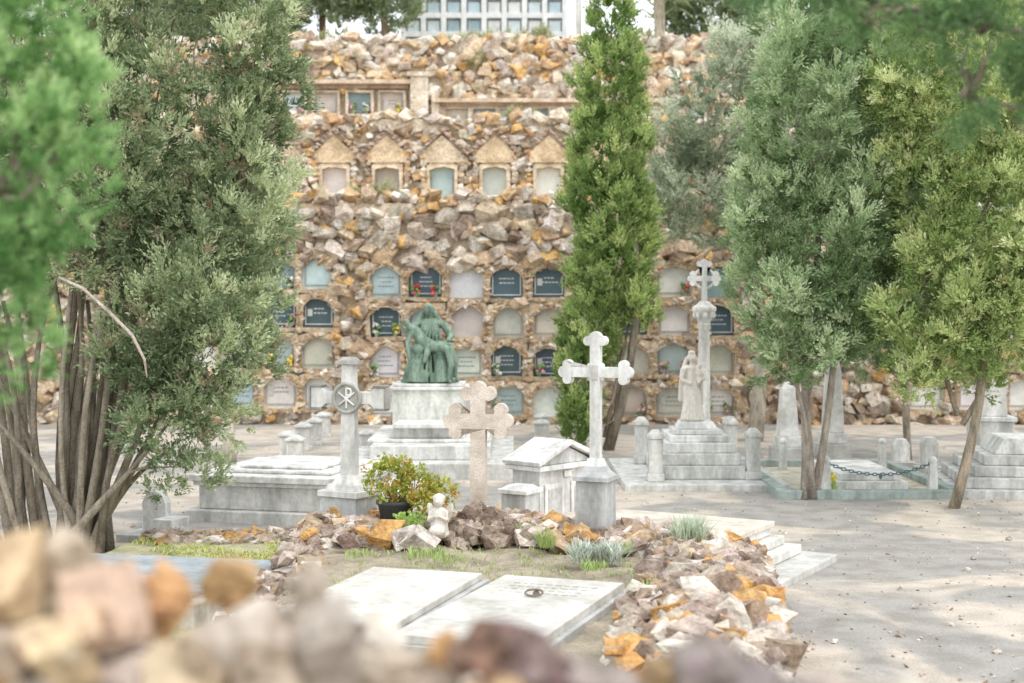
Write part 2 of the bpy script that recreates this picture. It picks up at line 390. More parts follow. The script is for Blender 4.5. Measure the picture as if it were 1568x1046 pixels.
def foliage(name,blobs,parent,kind='cyp',size=.2,dens=55,c1=(.10,.16,.06),c2=(.17,.25,.09),up=.8,gap=-.25,nf=2.2,seed=0,lump=.28,accent=None,mat=None,inner=.45,puff=0,pd=7,pn=16):
    """dens: loose clumps per m2 of crown surface; puff>0 adds rounded tufts of that radius (pd per m2, pn clumps each)."""
    P=[];D=[];K=[];off=Vector((seed*7.3,seed*3.1,seed))
    for (cx,cy,cz,rx,ry,rz) in blobs:
        area=4*math.pi*((rx*ry)**1.6+(rx*rz)**1.6+(ry*rz)**1.6)**(1/1.6)/3**(1/1.6)
        def deep(p,lim):
            for (ax,ay,az,qx,qy,qz) in blobs:
                if ((p.x-ax)/qx)**2+((p.y-ay)/qy)**2+((p.z-az)/qz)**2<lim: return True
            return False
        if puff:
            for _ in range(int(area*pd)):
                d=Vector((random.gauss(0,1),random.gauss(0,1),random.gauss(0,1))).normalized()
                if d.y>.4 and random.random()<.7: continue
                k=1+lump*noise.noise(d*2.3+off+Vector((cx,cy,cz)))*1.6
                rr=k*U(.72,1.02)
                c=Vector((cx+d.x*rx*rr,cy+d.y*ry*rr,cz+d.z*rz*rr))
                if c.z<.1 or noise.noise(c*nf+off)<gap or deep(c,.4): continue
                pr=puff*U(.6,1.35); kb=U(-.4,.5)
                for _ in range(int(pn*(pr/puff)**1.5)):
                    e=Vector((random.gauss(0,1),random.gauss(0,1),random.gauss(0,1))).normalized()
                    e=(e+d*.6+Vector((0,0,.35))).normalized(); q=U(.55,1)
                    P.append(c+Vector((e.x*pr*q,e.y*pr*q,e.z*pr*q*1.5)))
                    D.append((e*.8+Vector((0,0,up*.7))+Vector((U(-1,1),U(-1,1),U(-1,1)))*.3).normalized()); K.append(kb+.35*e.z)  # random tuft tone, plus shading painted into leaf colour: light tops, dark undersides
        for _ in range(int(area*dens)):
            d=Vector((random.gauss(0,1),random.gauss(0,1),random.gauss(0,1))).normalized()
            if d.y>.5 and random.random()<.6: continue
            k=1+lump*noise.noise(d*2.3+off+Vector((cx,cy,cz)))*1.6
            rr=k*(1-inner*random.random()**1.8)*(.88 if puff else 1)
            p=Vector((cx+d.x*rx*rr,cy+d.y*ry*rr,cz+d.z*rz*rr))
            if p.z<.05: continue
            if noise.noise(p*nf+off)<gap: continue
            if random.random()<.7 and deep(p,.35): continue
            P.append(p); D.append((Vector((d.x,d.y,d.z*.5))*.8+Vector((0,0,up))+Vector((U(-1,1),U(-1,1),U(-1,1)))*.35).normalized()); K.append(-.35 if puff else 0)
    N=len(P); V=[];C=[]
    temps=[leaves(kind,1) for _ in range(6)]
    P=np.array([tuple(p) for p in P],dtype=np.float32); idx=rng.integers(0,6,N); K=np.array(K)
    Bm=np.zeros((N,3,3),dtype=np.float32)
    for i,d in enumerate(D):
        ref=Vector((U(-1,1),U(-1,1),U(-1,1))); a=d.cross(ref).normalized(); b=d.cross(a); Bm[i]=np.array([a,b,d])
    S=(size*rng.uniform(.6,1.3,N)).astype(np.float32)
    c1=np.array(c1);c2=np.array(c2)
    lowf=np.array([noise.noise(Vector(p)*1.6+off*2) for p in P])*.5+.5
    for t in range(6):
        s=np.where(idx==t)[0]
        if len(s)==0: continue
        T=temps[t]; W=np.einsum('lkc,ncd->nlkd',T,Bm[s])*S[s][:,None,None,None]+P[s][:,None,None,:]
        V.append(W.reshape(-1,3))
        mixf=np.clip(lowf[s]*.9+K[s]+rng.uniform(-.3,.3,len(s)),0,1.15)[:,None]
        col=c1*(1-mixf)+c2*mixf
        if accent:
            ac,pr=accent; sel=rng.random(len(s))<pr; col[sel]=np.array(ac)
        cl=col[:,None,:]*rng.uniform(.75,1.25,(len(s),T.shape[0],1))
        tipf=np.array([.85,1.,1.3,1.])[None,None,:,None]
        cl=np.clip(cl[:,:,None,:]*tipf,0,.85); C.append(cl.reshape(-1,3))
    V=np.concatenate(V).astype(np.float32);C=np.concatenate(C).astype(np.float32)
    nv=len(V);nf_=nv//4
    me=bpy.data.meshes.new(name); me.vertices.add(nv); me.vertices.foreach_set('co',V.ravel())
    me.loops.add(nv); me.loops.foreach_set('vertex_index',np.arange(nv,dtype=np.int32))
    me.polygons.add(nf_); me.polygons.foreach_set('loop_start',np.arange(0,nv,4,dtype=np.int32))
    try: me.polygons.foreach_set('loop_total',np.full(nf_,4,dtype=np.int32))
    except Exception: pass
    me.update(calc_edges=True)
    at=me.color_attributes.new('Col','FLOAT_COLOR','POINT'); cc=np.ones((nv,4),dtype=np.float32); cc[:,:3]=C; at.data.foreach_set('color',cc.ravel())
    me.materials.append(mat or M_leaf)
    ob=bpy.data.objects.new(name,me); scene.collection.objects.link(ob); ob.parent=parent
    return ob
def limb(mb,p0,p1,r0,r1,bend=.1,seg=7,col=(.2,.15,.1),n=7):
    p0=Vector(p0);p1=Vector(p1);o=Vector((U(-1,1),U(-1,1),U(-.3,.3)))*bend*(p1-p0).length; o2=Vector((U(-1,1),U(-1,1),U(-1,1)))*bend*.4
    path=[];rs=[]
    for i in range(seg):
        t=i/(seg-1); path.append(p0.lerp(p1,t)+o*math.sin(math.pi*t)+o2*math.sin(2*math.pi*t)); rs.append((r0+(r1-r0)*t**.8)*U(.92,1.08))
    mb.tube(path,rs,0,col,n=n)
    return path
def shade(c,a,b):
    k=U(a,b); return tuple(x*k for x in c)
def tree(name,stems,blobs,twigs=40,bark=(.34,.30,.25),**kw):
    e=empty(name); mb=MB()
    paths=[]
    for (a,b,r0,r1) in stems: paths.append(limb(mb,a,b,r0,r1,.07,9,shade(bark,.75,1.2)))
    for _ in range(twigs):
        b=random.choice(blobs); d=Vector((random.gauss(0,1),random.gauss(0,1),random.gauss(0,.7))).normalized()*.75
        tip=Vector((b[0]+d.x*b[3],b[1]+d.y*b[4],b[2]+d.z*b[5]))
        best=None
        for pt in paths:
            for q in pt[2:]:
                l=(q-tip).length+ (1.5 if q.z>tip.z else 0)
                if best is None or l<best[0]: best=(l,q)
        limb(mb,best[1],tip,.016,.004,.12,5,shade(bark,.8,1.3),5)
    mb.obj('trunk_and_limbs',[M_bark],parent=e)
    foliage('foliage',blobs,e,**kw)
    return e

st=[]
for i in range(34):
    bx=-4.0+U(-.42,.42); by=12.5+U(-.25,.25)
    tx=-4.0+(bx+4.0)*U(1.8,3.0)+U(-.2,.2); st.append(((bx,by,-.02),(tx,12.6+(by-12.5)*2,U(1.9,3.2)),U(.03,.065),.02))
for tx,tz in ((-2.75,1.9),(-2.95,1.2),(-2.6,2.4),(-3.05,.9),(-2.4,3.0),(-5,1.9),(-4.9,2.6)):
    st.append(((-3.95+U(-.1,.35),12.4+U(-.2,.2),-.02),(tx,12.4+U(-.3,.3),tz),.05,.012))
blL=[(-3.04,12.6,4.2,.97,1.0,2.0),(-2.80,12.4,2.35,.64,.7,1.0),(-2.96,12.3,1.2,.36,.4,.52),(-4.1,12.5,4.3,1.1,1.1,1.7),(-2.26,12.5,4.6,.38,.5,1.2),(-2.32,12.4,3.1,.36,.5,.8),(-3.55,12.2,2.95,.65,.6,.6),(-5.2,12.6,4.,.9,.9,1.8),(-3.4,12.6,6,1.1,1.1,1.4),(-2.6,12.3,1.75,.36,.4,.5),(-3.3,12.1,3.6,.5,.6,.7),(-3.2,12.2,1.85,.3,.3,.5),(-3.7,12.1,3.7,.6,.5,.9),(-2.7,12.2,.85,.15,.2,.25)]
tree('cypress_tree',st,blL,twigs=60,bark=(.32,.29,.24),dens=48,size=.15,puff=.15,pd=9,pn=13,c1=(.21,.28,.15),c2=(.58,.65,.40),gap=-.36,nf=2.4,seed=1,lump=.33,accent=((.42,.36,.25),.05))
mb=MB(); mb.tube([(-3.72,11.7,2.42),(-3.5,11.6,2.33),(-3.3,11.6,2.15),(-3.1,11.6,1.95),(-3.0,11.6,1.75),(-2.98,11.6,1.6)],[.012,.014,.015,.014,.011,.006],0,(.6,.54,.49)); mb.obj('broken_branch',[M_bark])

tree('juniper_tree',[((-1.95,4.1,0),(-1.8,4.1,3.6),.07,.02),((-1.9,4.1,1.6),(-1.45,4.0,2.5),.03,.01),((-1.9,4.1,1.2),(-1.42,4.0,2.1),.03,.01)],
 [(-1.36,4.0,2.98,.15,.2,.26),(-1.33,4.0,2.52,.14,.18,.2),(-1.55,4.1,2.7,.22,.25,.55),(-1.41,4.0,2.12,.09,.1,.15),(-1.65,4.1,3.2,.35,.3,.4),(-1.5,4.0,2.3,.12,.15,.2),(-1.26,4.0,2.74,.09,.1,.12),(-1.27,4.0,2.5,.09,.1,.1)],
 twigs=15,dens=170,size=.06,puff=.05,pd=60,pn=9,c1=(.15,.30,.10),c2=(.54,.78,.36),gap=-.33,nf=6,seed=2,lump=.4)

Y=21.4
tree('columnar_cypress_tree',[((1.45,Y,0),(1.5,Y,5.5),.09,.02),((1.5,Y,0),(1.7,Y+.1,2.6),.05,.02),((1.4,Y,.2),(1.85,Y-.1,2.4),.04,.015)],
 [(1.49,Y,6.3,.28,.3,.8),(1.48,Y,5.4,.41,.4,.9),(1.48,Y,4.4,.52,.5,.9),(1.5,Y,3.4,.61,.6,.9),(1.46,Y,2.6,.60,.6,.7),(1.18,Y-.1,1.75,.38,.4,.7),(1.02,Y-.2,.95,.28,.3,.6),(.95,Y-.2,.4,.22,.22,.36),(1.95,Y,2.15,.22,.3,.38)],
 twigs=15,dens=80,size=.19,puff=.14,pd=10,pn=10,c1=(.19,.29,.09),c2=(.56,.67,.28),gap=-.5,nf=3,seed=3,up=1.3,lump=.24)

Y=16.0
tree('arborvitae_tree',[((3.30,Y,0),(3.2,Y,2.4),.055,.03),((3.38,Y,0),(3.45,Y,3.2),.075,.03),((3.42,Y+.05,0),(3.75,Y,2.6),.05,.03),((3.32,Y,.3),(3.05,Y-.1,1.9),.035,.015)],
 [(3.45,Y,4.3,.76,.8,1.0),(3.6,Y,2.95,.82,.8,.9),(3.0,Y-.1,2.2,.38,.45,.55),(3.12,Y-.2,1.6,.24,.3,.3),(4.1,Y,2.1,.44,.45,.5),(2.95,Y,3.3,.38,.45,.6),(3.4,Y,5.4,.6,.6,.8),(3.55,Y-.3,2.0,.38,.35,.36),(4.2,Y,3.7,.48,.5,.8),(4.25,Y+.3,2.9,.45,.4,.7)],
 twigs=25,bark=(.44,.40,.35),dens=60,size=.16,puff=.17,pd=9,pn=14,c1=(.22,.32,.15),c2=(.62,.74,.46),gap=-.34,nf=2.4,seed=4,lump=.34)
Y=15.3
tree('arborvitae_tree',[((4.77,Y,0),(4.95,Y,3.0),.065,.03),((4.85,Y,.9),(5.4,Y,2.4),.035,.02),((4.8,Y,1.0),(4.5,Y,2.1),.03,.015)],
 [(4.95,Y,4.5,.8,.8,1.2),(5.05,Y,3.0,.80,.8,.9),(4.5,Y-.1,2.1,.42,.4,.6),(5.35,Y,1.75,.5,.5,.5),(4.3,Y,1.45,.18,.2,.25),(5.7,Y,3.4,.7,.7,1.6),(4.9,Y-.2,2.05,.45,.35,.45),(4.5,Y,3.3,.48,.4,.7),(4.35,Y,4.6,.5,.5,.8)],
 twigs=25,bark=(.40,.35,.28),dens=60,size=.16,puff=.17,pd=9,pn=14,c1=(.27,.37,.13),c2=(.70,.80,.39),gap=-.34,nf=2.4,seed=5,accent=((.68,.64,.34),.06),lump=.34)
Y=19.5
tree('arborvitae_tree',[((5.45,Y,0),(5.5,Y,3),.06,.03)],[(5.3,Y,3.4,.9,.8,1.4),(5.2,Y,2.1,.6,.5,.8),(6.6,Y,3.5,1.3,.8,1.6),(4.9,Y,4.9,.9,.8,.9),(5.9,Y,5.6,1.2,.8,1.2)],twigs=15,dens=50,size=.22,puff=.2,pd=5,pn=10,c1=(.24,.33,.17),c2=(.56,.65,.41),seed=6,gap=-.4)
Y=22.8
tree('grey_cypress_tree',[((3.9,Y,0),(3.85,Y,4.2),.13,.05),((3.85,Y,2.5),(3.1,Y,4.4),.05,.02),((3.9,Y,2.2),(4.9,Y,5.0),.05,.02)],
 [(3.3,Y,5.2,.9,.8,.85),(3.0,Y,3.9,.75,.7,.6),(4.0,Y,5.9,1.0,.9,.8),(5.0,Y,5.8,.9,.9,.9),(4.5,Y,4.4,.9,.8,.9),(3.9,Y,3.3,.6,.6,.5),(6.2,Y,6.,1,1,1),(2.6,Y,4.5,.4,.5,.4)],
 twigs=40,bark=(.46,.42,.36),dens=42,size=.2,puff=.17,pd=6,pn=9,c1=(.34,.40,.28),c2=(.66,.72,.54),gap=-.2,nf=2.0,seed=7,inner=.6,lump=.42)
Y=19.8
tree('slender_tree',[((-3.93,Y,0),(-4.0,Y,2.8),.09,.04)],[(-4.2,Y,3.2,1.0,.8,1.3),(-4.9,Y,2.2,.7,.6,.8)],bark=(.6,.56,.5),twigs=15,dens=45,size=.24,c1=(.25,.32,.18),c2=(.46,.54,.34),seed=8)
tree('overhanging_pine_tree',[((2.7,5.2,0),(2.5,5.1,4.5),.11,.04),((2.6,5.1,3.0),(1.1,5,3.30),.025,.006),((2.6,5.1,2.8),(1.6,5,2.92),.022,.006)],
 [(1.62,5,3.14,.22,.2,.13),(1.38,5,3.22,.22,.15,.07),(1.05,5,3.30,.25,.15,.04),(1.72,5,2.9,.11,.12,.10),(2.1,5,3.15,.3,.3,.3),(2.4,5.1,3.8,.7,.6,.6)],
 twigs=40,kind='needle',dens=170,size=.12,c1=(.09,.17,.08),c2=(.25,.40,.17),gap=-.3,nf=5,seed=9,up=.1)
e=empty('distant_trees'); mb=MB()
bl=[(-3.9,42,11.9,1.4,1,1.6),(-5.6,42,12,1.6,1,1.8),(-8,42,11.5,2,1,2.5),(-11,43,11,2,1,2.5),(5.6,43,11.2,1.1,1,1.5),(7,42,11,1.6,1,2),(9,42,11.5,2,1,2.5),(12,42,11,2.4,1,2.5)]
for b in bl: limb(mb,(b[0],b[1],8),(b[0],b[1],b[2]),.15,.08)
mb.obj('trunks',[M_bark],parent=e)
foliage('foliage',bl,e,dens=38,size=.42,c1=(.20,.26,.14),c2=(.40,.46,.29),seed=10,gap=-.3,nf=1)
foliage('terrace_shrubs',[(x,35.2+U(-.2,.3),8.6,U(.3,.8),.3,U(.12,.3)) for x in (-4.3,-1.2,.6,-.2,3.3,5,-6)]+[(-.9,34.1,7.9,.3,.15,.2),(-2.6,26.4,4.25,.35,.2,.1),(.2,30.3,6.2,.3,.2,.1)],e,dens=70,size=.2,c1=(.36,.36,.2),c2=(.52,.54,.33),seed=20,gap=-.4,nf=2)
e=empty('palm_tree'); mb=MB()
limb(mb,(4.2,40,8.3),(4.0,40,12.2),.2,.14,.04,8,(.55,.5,.43))
mb.obj('trunk',[M_bark],parent=e); mb=MB()
for i in range(22):
    a=U(0,6.28); L=U(1.3,2.2); pts=[]
    for t in np.linspace(0,1,7): pts.append(Vector((4.0+math.cos(a)*L*t,40+math.sin(a)*L*t,12.2+.6*t-2.2*t*t)))
    mb.tube(pts,[.03*(1-.7*i_/6) for i_ in range(7)],0,(.6,.57,.42),n=4)
    for k in range(1,7):
        for s in (-1,1):
            for q in (0,.5):
                p=pts[k-1].lerp(pts[k],q); sd=Vector((-math.sin(a),math.cos(a),-.6))*s
                if s<0: sd.z=-.6
                mb.add([p,p+sd*.35+Vector((0,0,.03)),p+sd*.7+Vector((0,0,-.15)),p+sd*.35+Vector((0,0,-.05))],[(0,1,2,3)],1,(.36,.44,.24))
mb.obj('fronds',[M_bark,M_leaf],parent=e,recalc=False)

# ------------------------------------------------------------------ grave monuments
WH=(.82,.82,.81); GR=(.64,.64,.63); GD=(.52,.53,.53)
def budded(L,w,r,tip,side,neck=None,top=None,bottom=.5,xs=1.0):
    def arm(Lx):
        P=[(w,-w),(Lx-tip-side*1.25,-w)]
        cx=Lx-tip-side*.55; cy=-w-side*.45
        for a in range(150,396,30): P.append((cx+side*math.cos(rad(a)),cy+side*math.sin(rad(a))))
        for a in range(-75,76,25): P.append((Lx-r+r*math.cos(rad(a)),r*math.sin(rad(a))))
        up=[(x,-y) for x,y in reversed(P[1:2+9])]
        return P+up
    R=arm(L); T=arm(top or L)
    pts=[]
    pts+=R+[(w,w)]
    pts+=[(-y,x) for x,y in T][1:]+[(-w,w)]
    pts+=[(-x,-y) for x,y in R][1:]+[(-w,-w)]
    pts+=[(-w,-bottom),(w,-bottom)]
    return pts
def pedestal(mb,M,s,z0,z1,col,h=.06):
    mb.box(0,0,z0,s,s,z1-z0-2*h,0,col,M,.94,.94)
    mb.box(0,0,z1-2*h,s*1.12,s*1.12,h*.6,0,col,M)
    mb.box(0,0,z1-1.4*h,s*1.02,s*1.02,h*.7,0,col,M,.7,.7)
    mb.box(0,0,z1-.7*h,s*.72,s*.72,h*.7,0,col,M,.8,.8)

mb=MB(); M=TR(.65,11,0,-22)
pedestal(mb,M,.255,.38,.95,(.54,.55,.56),.055)
mb.box(0,0,.945,.145,.12,.06,0,WH,M,.75,.75)
o=budded(.30,.040,.048,.052,.038,bottom=.69,top=.315)
mb.prism([(x,z+1.675) for x,z in o],-.035,.035,0,(.74,.74,.73),M)
for s in (-1,1):
    for q in (-1,1):
        mb.ell((s*.05,0,1.675+q*.05),(.022,.03,.022),0,WH,M,8)
mb.box(0,-.040,1.62,.05,.01,.11,0,(.55,.54,.52),M)
mb.obj('marble_grave_cross',[M_marble],bevel=.007)
mb=MB(); M=TR(-.27,11.5,0,-8)
o=budded(.285,.062,.062,.07,.058,bottom=.66,top=.325)
o=[(x,z+1.255) for x,z in o]
mb.prism(o,-.05,.05,0,(.72,.65,.58),M)
mb.box(0,0,.40,.24,.17,.16,0,(.70,.63,.56),M,.62,.62)
mb.obj('rough_stone_grave_cross',[M_cast],bevel=.012)
# ring-monogram cross: one continuous latin cross with flared block ends
mb=MB(); M=TR(-1.35,11.8,0,-16); MP=TR(-1.35,11.8,0,-30)
cl=(.72,.72,.70)
mb.box(0,0,.25,.40,.36,.36,0,(.50,.52,.52),MP,.9,.9)
mb.box(0,0,.612,.40,.36,.05,0,cl,MP); mb.box(0,0,.662,.31,.27,.05,0,cl,MP,.9,.9); mb.box(0,0,.712,.23,.2,.07,0,cl,MP,.66,.66)
zc=1.425; sh=.056; L=.325
cr=[(-.066,.78),(.066,.78),(sh,zc-.05),(.20,zc-.05),(.235,zc-.085),(L,zc-.085),(L,zc+.085),(.235,zc+.085),(.20,zc+.05),(sh,zc+.05),(.05,1.70),(-.05,1.70),
    (-sh,zc+.05),(-.20,zc+.05),(-.235,zc+.085),(-L,zc+.085),(-L,zc-.085),(-.235,zc-.085),(-.20,zc-.05),(-sh,zc-.05)]
mb.prism(cr,-.05,.05,0,(.70,.70,.68),M)
dk=(.30,.29,.27)
for s in (-1,1):
    mb.box(s*.28,0,zc+.087,.11,.12,.018,0,dk,M); mb.box(s*.28,0,zc-.105,.11,.12,.018,0,dk,M)
    mb.box(s*(L+.012),0,zc-.087,.018,.115,.172,0,(.38,.37,.35),M)
mb.box(0,0,1.702,.19,.16,.03,0,(.44,.43,.40),M); mb.box(0,0,1.733,.15,.13,.03,0,(.44,.43,.40),M,.6,.6)
rg=[(.118*math.cos(a),-.062,zc+.118*math.sin(a)) for a in np.linspace(0,2*math.pi,28,endpoint=False)]
mb.tube(rg,.016,0,(.42,.42,.39),M,closed=True)
disk=[(.106*math.cos(a),zc+.106*math.sin(a)) for a in np.linspace(0,2*math.pi,28,endpoint=False)]
mb.prism(disk,-.060,-.052,0,(.40,.40,.37),M)
mb.box(0,-.068,zc-.085,.018,.014,.17,0,cl,M)
mb.tube([(0,-.07,zc+.08),(.035,-.07,zc+.075),(.045,-.07,zc+.05),(.03,-.07,zc+.025),(0,-.07,zc+.02)],.009,0,cl,M)
mb.tube([(-.07,-.07,zc-.06),(.07,-.07,zc+.045)],.009,0,cl,M); mb.tube([(.07,-.07,zc-.06),(-.07,-.07,zc+.045)],.009,0,cl,M)
mb.obj('chi_rho_grave_cross',[M_marble],bevel=.004)

mb=MB(); M=TR(.37,12.75,0,48)
w=.37; d=.16
mb.box(0,0,.05,.82,.42,.16,0,GR,M); 
mb.prism([(-w,.21),(w,.21),(w,.74),(-w,.74)],-d,d,0,(.68,.68,.665),M)
mb.prism([(-w-.05,.742),(w+.05,.742),(w+.05,.785),(-w-.05,.785)],-d-.05,d+.05,0,WH,M)
mb.prism([(-w,.787),(w,.787),(0,.94)],-d,d,0,(.7,.7,.68),M)
for s in (-1,1):
    mb.prism([(s*(w+.06),.787),(0,.955),(0,1.0),(s*(w+.075),.825)],-d-.06,d+.06,0,WH,M)
for s in (-1,1):
    for (z0,z1) in ((.3,.62),):
        mb.box(s*.18,-d-.008,z0,.26,.012,z1-z0,0,(.78,.77,.75),M); mb.box(s*.18,-d-.017,z0+.04,.18,.012,z1-z0-.08,0,(.55,.55,.54),M)
mb.box(0,-d-.01,.665,.1,.015,.06,0,WH,M)
mb.obj('pedimented_tomb',[M_marble],bevel=.006)
mb=MB(); M=TR(.07,12.2,0,-30); mb.box(0,0,.2,.24,.24,.38,0,(.62,.62,.61),M); mb.box(0,0,.58,.29,.29,.04,0,WH,M); mb.box(0,0,.62,.24,.24,.03,0,WH,M,.7,.7)
mb.obj('stone_pillar',[M_marble],bevel=.006)

mb=MB(); M=TR(1.27,12.1,0,-30)
mb.box(0,0,-.02,2.6,1.6,.08,0,(.60,.60,.58),M)
mb.box(-.08,.02,.062,2.2,1.3,.08,0,(.73,.73,.71),M); mb.box(-.1,.02,.144,2.0,1.12,.075,0,(.66,.66,.64),M); mb.box(-.12,.02,.221,1.84,.98,.07,0,(.75,.75,.73),M)
mb.box(-.12,.02,.293,1.90,1.03,.05,0,(.72,.65,.58),M)
mb.obj('stepped_slab_tomb',[M_slab],bevel=.01)
mb=MB(); M=TR(-2.25,15.0,0,-14)
mb.box(0,0,-.02,1.75,1.75,.14,0,GR,M); mb.box(0,0,.122,1.55,1.55,.24,0,(.72,.72,.70),M); mb.box(0,0,.364,1.64,1.64,.04,0,WH,M); mb.box(0,0,.406,1.7,1.7,.07,0,(.8,.8,.78),M)
mb.box(0,0,.478,1.2,1.25,.035,0,WH,M); mb.box(.0,.0,.515,.9,1.0,.03,0,WH,M); mb.box(1.05,-.1,-.02,.45,1.2,.3,0,WH,M); mb.box(1.05,-.1,.282,.5,1.25,.05,0,WH,M)
mb.obj('slab_tomb',[M_marble],bevel=.012)

def post(name,x,y,h,w=.2,z0=0,cap=True,col=(.70,.70,.68)):
    mb=MB(); mb.box(x,y,z0,w,w,h*.16,0,col,tx=.95,ty=.95); mb.box(x,y,z0+h*.16,w*.82,w*.82,h*.66,0,col)
    mb.box(x,y,z0+h*.82,w,w,h*.08,0,col); mb.box(x,y,z0+h*.9,w*.9,w*.9,h*.1,0,col,tx=.45,ty=.45)
    return mb.obj(name,[M_marble],bevel=.01)
for x,y in ((-3.16,20),(-3.15,21.4),(-3.1,22.3),(-3.12,23.5),(-2.05,20.2),(.46,22),(.5,23.2),(-.55,20.2),(-2.95,19.3)): post('stone_bollard',x,y,.42,.26)

def statue(name,mb,mat,parent,voxel=.012,smooth=2):
    ob=mb.obj(name,[mat],parent=parent)
    r=ob.modifiers.new('rm','REMESH'); r.mode='VOXEL'; r.voxel_size=voxel; r.use_smooth_shade=True
    s=ob.modifiers.new('sm','SMOOTH'); s.factor=.5; s.iterations=smooth
    return ob
e=empty('pieta_monument')
mb=MB()
c=(.8,.8,.78)
mb.box(-1.05,19.7,-.02,2.15,3.8,.22,0,(.68,.68,.66)); mb.box(-1.05,19.8,.202,1.55,3.2,.18,0,(.72,.72,.70)); mb.box(-1.1,19.75,.384,1.6,2.2,.04,0,c)
mb.box(-1.12,19.6,.426,1.0,1.6,.14,0,c); mb.box(-1.12,19.0,.568,.9,.7,.06,0,(.82,.82,.8),tx=.96)
mb.box(-1.14,19.75,.43,.98,.8,.60,0,(.78,.79,.75)); mb.box(-1.14,19.75,1.03,1.08,.9,.045,0,c); mb.box(-1.14,19.75,1.077,.98,.8,.04,0,c)
mb.obj('stone_plinth',[M_marble],parent=e,bevel=.012)
mb=MB(); G=(.17,.30,.235); M=TR(-1.14,19.75,1.10,0)
def E(c_,r_,rot=None): mb.ell(c_,r_,0,G,M,14,rot)
def Tb(p,r_): mb.tube(p,r_,0,G,M,n=10)
E((0,0,.04),(.42,.3,.07)); E((0,.1,.3),(.27,.2,.3))
for s in (-1,1):
    Tb([(s*.1,.12,.42),(s*.15,-.2,.49),(s*.17,-.24,.3),(s*.19,-.26,.03)],[.14,.12,.115,.13]); E((s*.15,-.2,.48),(.12,.12,.1))
Tb([(0,.12,.4),(0,.08,.62),(0,.05,.84)],[.17,.135,.12]); E((0,.06,.83),(.2,.105,.08)); Tb([(0,.05,.84),(-.01,.02,.95)],[.055,.045])
E((-.02,-.01,1.01),(.055,.065,.08),(.3,.0,.2)); E((-.015,.03,1.025),(.082,.08,.085)); Tb([(-.08,.04,1.0),(-.13,.06,.88),(-.2,.07,.78)],[.035,.045,.04]); Tb([(.06,.04,1.0),(.12,.06,.88),(.2,.07,.78)],[.035,.045,.04])
E((-.03,-.075,1.0),(.012,.018,.02))
Tb([(-.19,.05,.82),(-.29,-.04,.66),(-.2,-.2,.66)],[.065,.055,.035]); Tb([(.19,.05,.82),(.3,-.05,.66),(.26,-.2,.6),(.22,-.28,.6)],[.065,.055,.035,.025])
Tb([(-.21,-.2,.74),(-.1,-.25,.62),(.04,-.25,.53)],[.085,.075,.075]); E((-.22,-.19,.75),(.11,.07,.06),(0,.6,0)); E((-.31,-.18,.84),(.05,.055,.07),(0,-.5,0)); Tb([(-.22,-.19,.76),(-.29,-.18,.82)],[.035,.035])
Tb([(.04,-.23,.53),(.3,-.27,.53),(.36,-.3,.3),(.36,-.3,.1)],[.075,.055,.043,.028]); Tb([(.04,-.3,.52),(.26,-.36,.49),(.31,-.38,.27),(.28,-.39,.07)],[.07,.055,.043,.028])
E((.39,-.34,.07),(.03,.06,.022)); E((.30,-.43,.05),(.03,.06,.022))
Tb([(-.24,-.26,.72),(-.29,-.33,.56),(-.27,-.37,.4),(-.26,-.38,.33)],[.038,.032,.026,.02]); Tb([(-.25,-.17,.74),(-.36,-.14,.72),(-.41,-.18,.84)],[.036,.03,.022])
Tb([(.0,-.29,.54),(-.02,-.35,.42),(-.06,-.37,.3)],[.06,.045,.02])
for i in range(13):
    x=-.3+i*.048; Tb([(x*.7,-.27+U(-.03,.02),.42),(x+U(-.03,.03),-.32+U(-.02,.02),.24),(x*1.15+U(-.02,.02),-.33,.03)],[.012,.020,.024])
for i in range(7):
    x=-.13+i*.042; Tb([(x*.5,-.04,.9),(x,-.07,.74),(x*1.3,-.08,.56)],[.01,.016,.018])
statue('bronze_figures',mb,M_bronze,e,.010,1)

e=empty('madonna_monument')
mb=MB()
mb.box(2.3,18.1,-.02,1.95,2.9,.1,0,(.68,.68,.66)); mb.box(2.3,18.0,.082,1.05,1.7,.16,0,(.72,.72,.70)); mb.box(2.3,18.0,.244,.96,1.55,.14,0,(.74,.74,.72)); mb.box(2.3,17.95,.386,.84,1.3,.12,0,WH)
mb.box(2.3,17.9,.508,.72,1.0,.08,0,WH); mb.box(2.3,17.8,.59,.6,.6,.06,0,WH); mb.box(2.3,17.8,.652,.5,.45,.09,0,WH,tx=.8,ty=.8)
mb.obj('stepped_base',[M_marble],parent=e,bevel=.012)
mb=MB(); G=(.74,.71,.67); M=TR(2.25,17.8,.735,12)
E((0,0,.02),(.15,.14,.04))
Tb([(0,0,.0),(.01,0,.2),(-.01,-.01,.42),(0,0,.56),(0,0,.68)],[.15,.125,.10,.085,.07]); E((0,0,.665),(.115,.07,.045)); Tb([(0,0,.68),(.005,-.01,.76)],[.035,.03])
E((.005,-.015,.79),(.042,.05,.06)); E((.005,.01,.80),(.06,.058,.06)); mb.lathe([(.045,.84),(.05,.87),(.03,.885)],0,G,M,10)
Tb([(-.055,.02,.8),(-.09,.03,.68),(-.13,.02,.5),(-.14,.02,.25)],[.025,.03,.03,.03]); Tb([(.06,.02,.8),(.1,.03,.68),(.13,.02,.5),(.13,.02,.2)],[.025,.03,.03,.035])
Tb([(.11,0,.66),(.14,-.03,.53),(.06,-.11,.52)],[.04,.035,.022]); Tb([(-.11,0,.66),(-.14,-.03,.52),(-.04,-.12,.47)],[.04,.035,.022])
E((.07,-.09,.6),(.04,.045,.07)); E((.07,-.11,.7),(.03,.032,.036)); Tb([(.07,-.1,.55),(.04,-.14,.48)],[.03,.02])
E((.005,-.066,.787),(.009,.012,.014))
